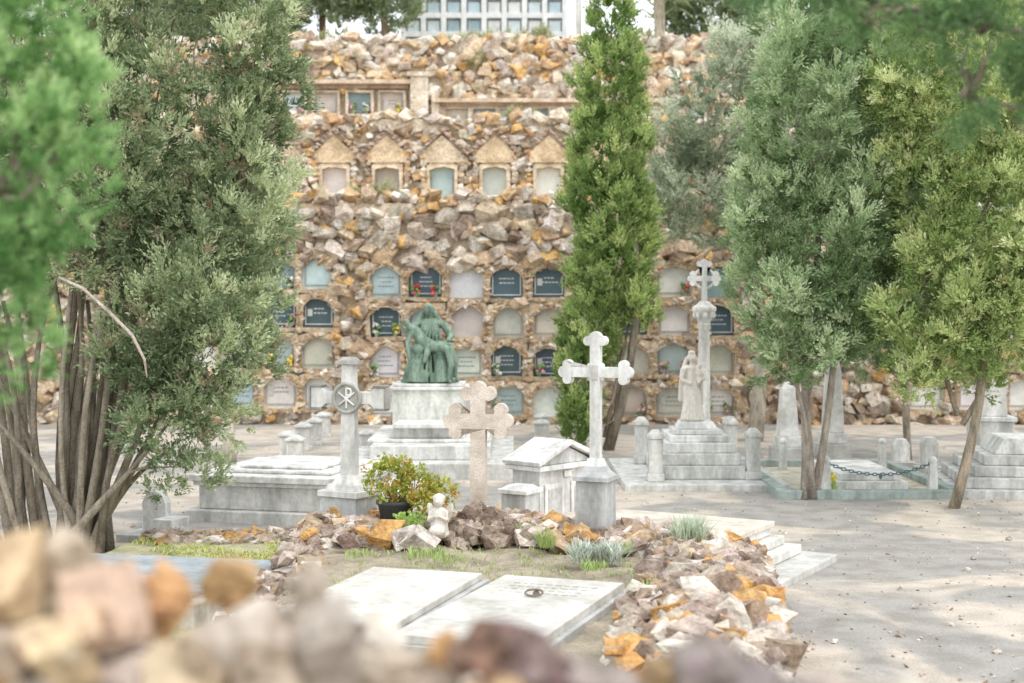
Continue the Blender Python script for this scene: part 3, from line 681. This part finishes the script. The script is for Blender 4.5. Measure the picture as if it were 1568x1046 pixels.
for i in range(9):
    a=rad(200+i*17); Tb([(.07*math.cos(a),.08*math.sin(a),.46),(.11*math.cos(a+.1),.11*math.sin(a+.1),.22),(.15*math.cos(a),.15*math.sin(a),.02)],[.01,.018,.02])
statue('madonna_figure',mb,M_statue,e,.008,1)
for x,y in ((1.72,17.0),(2.92,17.2),(1.72,18.9),(2.92,19.0)):
    post('stone_bollard',x,y,.62,.2,.083)
mb=MB(); M=TR(2.54,18.8,0,0)
mb.box(0,0,.083,.42,.42,.4,0,WH,M); mb.box(0,0,.485,.34,.34,.08,0,WH,M,.8,.8)
mb.lathe([(.12,.56),(.12,.6),(.085,.64),(.082,1.2),(.072,1.9),(.09,1.93),(.08,1.95),(.13,2.08),(.16,2.12),(.16,2.16),(.1,2.2),(.06,2.24)],0,(.8,.79,.76),M,16)
for a in range(8): mb.ell((.12*math.cos(a*.785),.12*math.sin(a*.785),2.06),(.035,.035,.05),0,WH,M,6)
o=budded(.22,.035,.045,.045,.045,bottom=.36,top=.26); mb.prism([(x,z+2.54) for x,z in o],-.03,.03,0,WH,M)
rg=[(.13*math.cos(a),0,2.54+.13*math.sin(a)) for a in np.linspace(0,2*math.pi,20,endpoint=False)]; mb.tube(rg,.018,0,WH,M,closed=True,n=6)
mb.obj('cross_column',[M_marble],bevel=.005)

e=empty('chained_grave')
mb=MB(); g=(.38,.45,.43)
mb.box(4.05,16.05,-.02,2.1,.14,.12,0,g); mb.box(4.05,19.0,-.02,2.1,.14,.14,0,g)
mb.box(3.07,17.525,-.02,.14,2.81,.13,0,g); mb.box(5.03,17.525,-.02,.14,2.81,.13,0,g); mb.box(4.05,17.525,-.02,1.82,2.81,.05,1,(.6,.57,.5))
mb.box(4.2,17.4,.03,.85,1.7,.1,0,WH); mb.box(4.2,17.4,.132,.72,1.5,.08,0,WH)
mb.obj('kerb_and_slab',[M_marble,M_soil],parent=e,bevel=.01)
mb=MB()
ps=[(3.62,16.35),(4.15,16.4),(4.85,16.35),(4.85,18.6),(3.55,18.6)]
for x,y in ps[:1]+ps[2:]:
    mb.box(x,y,.03,.1,.1,.34,1,WH,tx=.8,ty=.8); mb.ell((x,y,.40),(.05,.05,.05),1,WH)
def chain(a,b,sag):
    a=Vector(a);b=Vector(b);n=int((b-a).length/.045)
    for i in range(n):
        t=(i+.5)/n; p=a.lerp(b,t); p.z-=sag*4*t*(1-t)
        rr=[(p+Vector((.028*math.cos(q),(.016*math.sin(q) if i%2 else 0),(0 if i%2 else .016*math.sin(q))))) for q in np.linspace(0,6.283,8,endpoint=False)]
        mb.tube(rr,.007,0,(.10,.20,.22),n=4,closed=True)
chain((3.62,16.35,.38),(4.25,16.35,.24),.04); chain((4.25,16.35,.24),(4.85,16.35,.38),.04); mb.ell((4.25,16.35,.22),(.02,.02,.04),0,(.12,.2,.2),n=8)
mb.obj('posts_and_chain',[M_dark,M_marble],parent=e)
for x,y,h,w in ((4.63,20.5,1.5,.28),(3.88,20,1.15,.28)):
    mb=MB(); mb.box(x,y,-.02,w*1.6,w*1.6,.22,0,GR); mb.box(x,y,.202,w*1.25,w*1.25,.15,0,WH); mb.box(x,y,.354,w,w,h-.5,0,WH,tx=.68,ty=.68); mb.box(x,y,h-.145,w*.68,w*.68,.12,0,WH,tx=.3,ty=.3)
    mb.obj('stone_obelisk',[M_slab],bevel=.01)
mb=MB(); M=TR(6.15,16.9,0,-8)
for i,(s,z0,z1) in enumerate(((2.0,-.02,.1),(1.75,.102,.22),(1.5,.222,.34),(1.25,.342,.46))): mb.box(0,0,z0,s,s,z1-z0,0,(.66+.02*i,)*3,M)
mb.box(-.3,.75,.2,.5,.4,.55,0,(.72,.72,.70),M); mb.box(-.3,.75,.752,.56,.46,.06,0,WH,M); mb.box(-.3,.75,.814,.36,.3,.45,0,(.74,.74,.72),M,.85,.85)
mb.box(0,-.1,.462,1.0,.9,.18,0,WH,M,.75,.9)
mb.obj('stepped_monument',[M_marble],bevel=.012)
mb=MB(); mb.prism([(-.13,0),(.13,0),(.13,.28),(.09,.36),(0,.4),(-.09,.36),(-.13,.28)],-.05,.05,0,WH,TR(-3.36,13.4,.05,-20)); mb.box(0,0,-.02,.5,.45,.09,0,GR,TR(-3.36,13.25,0,-20))
mb.box(0,0,.07,.2,.3,.16,0,WH,TR(-3.15,13.1,0,-20)); mb.obj('small_headstone',[M_marble],bevel=.01)
for x,y,h in ((5.35,18.2,.5),(5.15,18.8,.42)):
    mb=MB(); mb.box(x,y,-.02,.34,.3,.14,0,GR); mb.prism([(-.11,.12),(.11,.12),(.11,h-.08),(.06,h),(-.06,h),(-.11,h-.08)],-.06,.06,0,WH,TR(x,y)); mb.obj('small_headstone',[M_marble],bevel=.008)

# ------------------------------------------------------------------ planting bed with rocks
mb=MB(); nx,ny=70,110; vs=[];fs=[]
def edge(y): return .27+.148*y
def bedz(x,y):
    e=min(x+1.75,edge(y)-.05-x,y-6.0,(10.75+(1.96-x)*.573)-y,12.1-y)
    h=.36+.05*noise.noise(Vector((x*2,y*2,0)))+.02*noise.noise(Vector((x*8,y*8,3)))
    return h*max(0,min(1,(e+.02)/.3))**.5-.03
for j in range(ny+1):
    for i in range(nx+1):
        x=-1.8+3.7*i/nx; y=5.9+6.3*j/ny; vs.append((x,y,bedz(x,y)))
for j in range(ny):
    for i in range(nx): a=j*(nx+1)+i; fs.append((a,a+1,a+nx+2,a+nx+1))
mb.add(vs,fs,1,(.42,.37,.30),smooth=True)
def inbed(x,y): return y<10.72+(1.96-x)*.573 and y<12
for _ in range(1900):   # right rubble flank
    y=U(6.4,10.7); t=random.random()**.75; x=edge(y)-.58+.60*t+.04*math.sin(y*3); z=.46-.44*t**5+U(-.08,.05)
    if random.random()<.38: x=edge(y)+U(-.08,.02); z=U(.02,.42)
    if y>9.9: z-=.06
    if not inbed(x,y+.05): continue
    s=U(.03,.10); rock(mb,x,y,z,s*1.25,s,s*.95,pal=PALG)
for _ in range(900):
    y=U(7.2,11.2); x=U(.55,edge(y)-.3)
    if x<.45+(y-7.2)*.2: continue
    s=U(.02,.08)
    if not inbed(x,y+.08): continue
    rock(mb,x,y,.39+U(-.05,.05),s*1.25,s,s*.9,pal=PALG)
for _ in range(620):   # back rim
    x=U(-1.65,1.3); y=min(10.75+(1.96-x)*.573,11.9)-U(.05,1.0)
    if -.85<x<-.5 and y<10.75: continue
    s=U(.025,.085); rock(mb,x,y,.38+U(-.02,.08),s*1.3,s,s*.95,pal=PALG)
for _ in range(260):
    x=U(-1.75,-1.4); y=U(8,12); s=U(.03,.08); rock(mb,x,y,.3+U(-.15,.06),s*1.2,s,s*.9,pal=PALG)
for _ in range(420):   # mound beneath the rough cross
    a=U(0,6.28); q=U(0,.36); s=U(.02,.065); rock(mb,-.27+q*math.cos(a),11.1+q*math.sin(a)*.8,.58-.55*q+U(-.04,.03),s,s,s,pal=[((.34,.28,.23),3),((.44,.38,.32),3),((.25,.19,.16),2),((.54,.48,.40),1)])
for (x,y,s,c) in ((-1.0,10.9,.12,(.66,.40,.16)),(-.8,10.8,.1,(.62,.58,.55)),(-1.15,11.1,.11,(.40,.28,.2)),(-1.25,10.7,.09,(.35,.26,.23)),(-.68,10.6,.1,(.64,.6,.57)),(.35,10.6,.11,(.56,.41,.28)),(.9,10.4,.1,(.46,.38,.33)),(.75,10.3,.1,(.40,.31,.27)),(.5,10.75,.1,(.6,.42,.23)),(1.1,10.3,.09,(.5,.48,.44)),(1.35,8.3,.12,(.64,.42,.19)),(1.42,8.9,.13,(.73,.68,.62)),(1.5,9.6,.12,(.66,.56,.44)),(1.2,7.9,.13,(.73,.69,.62)),(1.5,9.2,.11,(.68,.46,.2)),(1.3,9.2,.13,(.75,.71,.66)),(1.3,9.9,.11,(.5,.36,.26)),(1.35,8.0,.12,(.45,.34,.26))):
    rock(mb,x,y,.42 if x<1.4 else .34,s*1.2,s,s*.9,c)
mb.obj('rock_garden_bed',[M_rock,M_soil],recalc=False)

mb=MB(); M=TR(.03,8.31,.40,-20); mb.box(0,0,-.1,.88,1.86,.08,0,GD,M); mb.box(0,0,-.018,.80,1.78,.045,0,(.66,.65,.62),M)
rg=[(.055*math.cos(a),.3+.04*math.sin(a),.05+.012*math.sin(a)) for a in np.linspace(0,6.283,16,endpoint=False)]
mb.tube(rg,.008,1,(.2,.16,.13),M,n=6,closed=True); mb.ell((0,.345,.035),(.025,.015,.02),1,(.2,.16,.13),M,8)
for r_ in range(4):
    xx=-.26
    while xx<.26: l=U(.02,.05); mb.box(xx+l/2,.66-r_*.09,.0275,l,.02,.002,0,(.48,.47,.45),M); xx+=l+.02
mb.obj('grave_slab',[M_slab,M_dark],bevel=.006)
mb=MB(); M=TR(-.83,8.66,.39,-17); mb.box(0,0,-.1,.86,1.86,.08,0,GD,M); mb.box(0,0,-.018,.78,1.78,.045,0,(.68,.66,.62),M); mb.obj('grave_slab',[M_slab],bevel=.006)
mb=MB(); vs=[];fs=[];nx=50;ny=60
for j in range(ny+1):
    for i in range(nx+1):
        x=-3.6+1.95*i/nx; y=8.0+4.9*j/ny; e=min(i,nx-i,j,ny-j)/6
        vs.append((x,y,(.13+.03*noise.noise(Vector((x*3,y*3,1))))*min(1,e)-.01))
for j in range(ny):
    for i in range(nx): a=j*(nx+1)+i; fs.append((a,a+1,a+nx+2,a+nx+1))
mb.add(vs,fs,0,(.52,.50,.34),smooth=True)
for _ in range(160):
    x=U(-3.3,-1.7); y=U(12.3,12.9); s=U(.03,.07); rock(mb,x,y,.12,s*1.3,s,s*.8,pal=PALG,mat=1)
mb.obj('mossy_bed',[M_soil,M_rock])
mb=MB(); M=TR(-2.65,10.35,.0,-12); mb.box(0,0,.0,1.6,1.1,.2,0,(.64,.64,.62),M); mb.box(0,0,.202,1.68,1.2,.05,0,(.40,.46,.51),M); mb.obj('blue_grey_grave_slab',[M_slab],bevel=.008)
mb=MB(); M=TR(-1.68,10.2,0,-20); mb.box(0,0,0,.12,2.4,.28,0,(.64,.6,.54),M); mb.box(-.0,1.26,0,.5,.12,.27,0,(.62,.58,.52),M); mb.obj('stone_kerb',[M_marble],bevel=.012)

# ------------------------------------------------------------------ plants
def tuft(mb,x,y,z,n,h,sp,col,w=.006,lean=.6):
    for _ in range(n):
        a=U(0,6.28); l=h*U(.5,1.1); o=Vector((x+U(-sp,sp),y+U(-sp,sp),z)); d=Vector((math.cos(a)*lean*U(.1,1),math.sin(a)*lean*U(.1,1),1)).normalized()
        s=Vector((math.sin(a),-math.cos(a),0))*w; k=U(.75,1.25); c=tuple(q*k for q in col)
        m=o+d*l*.55; t=o+d*l+Vector((d.x,d.y,-.3))*l*.3
        mb.add([o-s*.5,o+s*.5,m+s,t,m-s],[(0,1,2,4),(4,2,3)],0,c)
mb=MB()
for (x,y,z,n,h,sp) in ((.25,10.5,.4,80,.18,.06),(.12,10.9,.4,60,.15,.07),(-.62,10.3,.36,120,.09,.13),(-.45,10.1,.36,70,.08,.12),(.9,8.8,.42,70,.09,.07),(.95,8.1,.4,80,.1,.07),(.55,9.6,.4,70,.09,.08),(-.75,10.9,.42,80,.17,.07),(1.9,10.3,.0,40,.05,.1),(1.15,9.4,.48,40,.08,.05),(-1.1,10.2,.38,50,.08,.1),(1.05,8.5,.46,60,.08,.06),(.8,10.2,.42,50,.1,.07)):
    tuft(mb,x,y,z,n,h,sp,(.38,.50,.18),.004)
for _ in range(420):
    x=U(-1.2,.9); y=U(9.3,10.9); tuft(mb,x,y,bedz(x,y),3,.045,.02,(.43,.50,.22),.004,1.2)
mb.obj('weeds',[M_grass],recalc=False)
mb=MB()
for _ in range(2600):
    x=U(-3.3,-1.75); y=U(10.9,12.8)
    if noise.noise(Vector((x*2,y*2,5)))<-.2: continue
    tuft(mb,x,y,.12,2,.035,.02,(.52,.56,.2),.006,1.2)
mb.obj('grass_patch',[M_grass],recalc=False)
mb=MB()
tuft(mb,1.28,10.3,.44,340,.27,.10,(.52,.60,.46),.005,.7); mb.obj('lavender_bush',[M_grass],recalc=False)
mb=MB()
for q in range(6): tuft(mb,.6+U(-.16,.16),10.0+U(-.1,.1),.38,70,.19,.05,(.60,.65,.57),.006,1.0)
mb.obj('santolina_bush',[M_grass],recalc=False)
mb=MB(); tuft(mb,3.65,16.5,.03,60,.2,.1,(.4,.52,.16),.012,.8)
for _ in range(26): rock(mb,3.65+U(-.1,.1),16.5+U(-.1,.1),.12+U(0,.12),.02,.02,.02,(.8,.72,.1),mat=0)
mb.obj('yellow_flowers',[M_grass],recalc=False)
e=empty('potted_shrub')
mb=MB(); M=TR(-.93,11.35,.36)
mb.lathe([(.10,0),(.145,.24),(.16,.245),(.16,.275),(.14,.275),(.135,.22),(.01,.21)],0,(.08,.085,.085),M,20)
mb.obj('pot',[M_dark],parent=e); mb=MB()
for i in range(16): limb(mb,(-.93,11.35,.55),(-.93+U(-.2,.3),11.35+U(-.15,.15),U(.65,.9)),.008,.003,.1,4,(.3,.25,.14),5)
mb.obj('stems',[M_bark],parent=e)
foliage('leaves',[(-.97,11.3,.80,.17,.17,.15),(-.76,11.3,.72,.17,.15,.15),(-.58,11.3,.66,.13,.12,.12),(-.92,11.3,.92,.1,.1,.07)],e,kind='broad',dens=330,size=.07,c1=(.26,.34,.07),c2=(.64,.62,.16),accent=((.66,.36,.13),.2),seed=11,gap=-.25,nf=8,lump=.45)
foliage('low_leaves',[(-.8,11.0,.48,.09,.08,.09)],e,kind='broad',dens=350,size=.06,c1=(.32,.52,.12),c2=(.52,.68,.24),seed=12,gap=-.5,nf=8)

e=empty('angel_statue'); mb=MB(); G=(.70,.67,.62); M=TR(-.56,10.85,.42,-10)
E((0,0,.02),(.085,.075,.035)); Tb([(0,.01,.0),(0,.01,.12),(0,.0,.2)],[.08,.065,.05]); E((0,0,.2),(.062,.042,.03)); E((0,-.06,.05),(.07,.06,.05))
E((0,-.012,.275),(.042,.045,.05)); E((0,.005,.29),(.048,.047,.044)); E((0,-.055,.272),(.008,.01,.01))
for s in (-1,1):
    Tb([(s*.055,0,.2),(s*.07,-.03,.13),(s*.012,-.075,.17)],[.022,.02,.013]); E((s*.062,.05,.17),(.035,.015,.09),(0,s*.35,0)); E((s*.03,-.0,.3),(.02,.03,.02))
Tb([(0,-.078,.16),(0,-.08,.205)],[.016,.008])
statue('angel_figure',mb,M_statue,e,.005,1)

# ------------------------------------------------------------------ foreground rubble wall
FG=[hull_template(12,100+i) for i in range(8)]+[hull_template(3,130+i,True) for i in range(8)]
mb=MB()
mb.box(0,2.1,0,7,.5,1.5,1,(.6,.53,.45))
def frock(x,y,z,s,c,sz=1,sat=True):
    vs,fs=random.choice(FG); R=Euler((U(0,6),U(0,6),U(0,6))).to_matrix(); S=Matrix.Diagonal((s*1.1,s,s*sz)); A=S@R
    mb.add([A@v+Vector((x,y,z)) for v in vs],fs,0,c)
    if sat:
        for _ in range(4):
            d=Vector((random.gauss(0,1),random.gauss(0,1)-.4,random.gauss(0,1))).normalized()
            k=U(.7,1.15); cc=tuple(min(.82,q*k*U(.94,1.06)) for q in c)
            frock(x+d.x*s*.75,y+d.y*s*.75,z+min(d.z,.6)*s*sz*.75,s*U(.3,.5),cc,1,False)
for (x,y,z,s,c,sz) in (
 (-.74,2.0,1.79,.075,(.70,.55,.36),1),(-.66,2.1,1.80,.058,(.74,.65,.53),1.1),(-.56,1.95,1.785,.052,(.72,.55,.44),1.3),(-.515,2.1,1.765,.042,(.70,.43,.22),1.4),(-.60,1.9,1.74,.06,(.68,.55,.36),1),(-.43,2.15,1.775,.040,(.48,.32,.16),1),(-.70,1.9,1.72,.06,(.53,.45,.37),1),
 (-.37,2.0,1.70,.065,(.56,.50,.44),1),(-.29,2.0,1.775,.038,(.52,.46,.39),1.9),(-.25,1.9,1.73,.040,(.44,.40,.36),1.5),(-.32,1.9,1.70,.05,(.60,.52,.43),1),(-.45,1.9,1.70,.06,(.60,.50,.36),1),(-.18,2,1.67,.05,(.54,.47,.39),1),(-.10,1.95,1.66,.045,(.50,.43,.36),1),
 (-.045,1.9,1.735,.040,(.24,.16,.12),1),(.0,1.95,1.725,.048,(.28,.20,.19),1),(.03,1.93,1.70,.045,(.31,.24,.23),1),(-.09,1.95,1.72,.03,(.64,.40,.2),1),(-.01,1.9,1.66,.05,(.66,.48,.32),1),(.08,2,1.655,.045,(.34,.30,.28),1),(.16,2,1.65,.042,(.40,.35,.32),1),(.29,2,1.685,.045,(.34,.30,.29),1),(.34,1.97,1.66,.04,(.30,.27,.27),1),(.22,2.05,1.65,.04,(.64,.50,.32),1),(.45,2,1.62,.05,(.53,.47,.43),1),(.40,2.0,1.63,.04,(.34,.30,.30),1),
 (-.85,2.0,1.8,.08,(.64,.54,.41),1),(-1.,2.0,1.8,.08,(.68,.58,.48),1)):
    frock(x,y,z,s,c,sz)
for _ in range(500):
    x=U(-3.3,3.3); y=U(1.85,2.35); zt=1.71-.13*max(0,min(1,(x+.35)/.5)); frock(x,y,zt+U(-.12,-.03),U(.03,.055),pick(PALG+[((.68,.52,.31),3)]),1,False)
for _ in range(900):
    s=random.choice([-1,1]); frock(U(-3.4,3.4),2.1+s*.27,U(0,1.5),U(.06,.11),pick(PALG),1,False)
mb.obj('rubble_parapet_wall',[M_rock,M_mortar],recalc=False)

# ------------------------------------------------------------------ light, sky, camera
w=bpy.data.worlds.new('World'); scene.world=w; w.use_nodes=True; nt=w.node_tree
bg=nt.nodes['Background']; sky=nt.nodes.new('ShaderNodeTexSky'); sky.sky_type='NISHITA'; sky.sun_disc=False
ts=Vector((.42,-.55,1.1)).normalized()
sky.sun_elevation=math.asin(ts.z); sky.sun_rotation=math.atan2(ts.x,ts.y); sky.air_density=1.0; sky.dust_density=5; sky.ozone_density=.6
cl=nt.nodes.new('ShaderNodeTexNoise'); cl.inputs['Scale'].default_value=1.6; cl.inputs['Detail'].default_value=5
rp=nt.nodes.new('ShaderNodeMapRange'); rp.inputs[1].default_value=.3; rp.inputs[2].default_value=.7; rp.inputs[3].default_value=.75; rp.inputs[4].default_value=.97
mx=nt.nodes.new('ShaderNodeMix'); mx.data_type='RGBA'; mx.inputs[7].default_value=(12.6,13.0,13.5,1)
nt.links.new(cl.outputs[0],rp.inputs[0]); nt.links.new(rp.outputs[0],mx.inputs[0]); nt.links.new(sky.outputs[0],mx.inputs[6]); nt.links.new(mx.outputs[2],bg.inputs[0])
bg.inputs[1].default_value=.15
sl=bpy.data.lights.new('sun','SUN'); sl.energy=1.4; sl.angle=rad(40); sl.color=(1,.975,.94)
so=bpy.data.objects.new('sun',sl); scene.collection.objects.link(so); so.rotation_euler=ts.to_track_quat('Z','Y').to_euler(); so.location=(10,-10,20)
cam=bpy.data.cameras.new('camera'); co=bpy.data.objects.new('camera',cam); scene.collection.objects.link(co)
co.location=(0,0,2.2); co.rotation_euler=(rad(90-1.5),0,0); cam.lens=50; cam.sensor_width=36; cam.clip_end=1000; cam.clip_start=.05
cam.dof.use_dof=True; cam.dof.focus_distance=12.0; cam.dof.aperture_fstop=1.8
scene.camera=co
scene.view_settings.view_transform='Standard'; scene.view_settings.look='None'; scene.view_settings.exposure=0
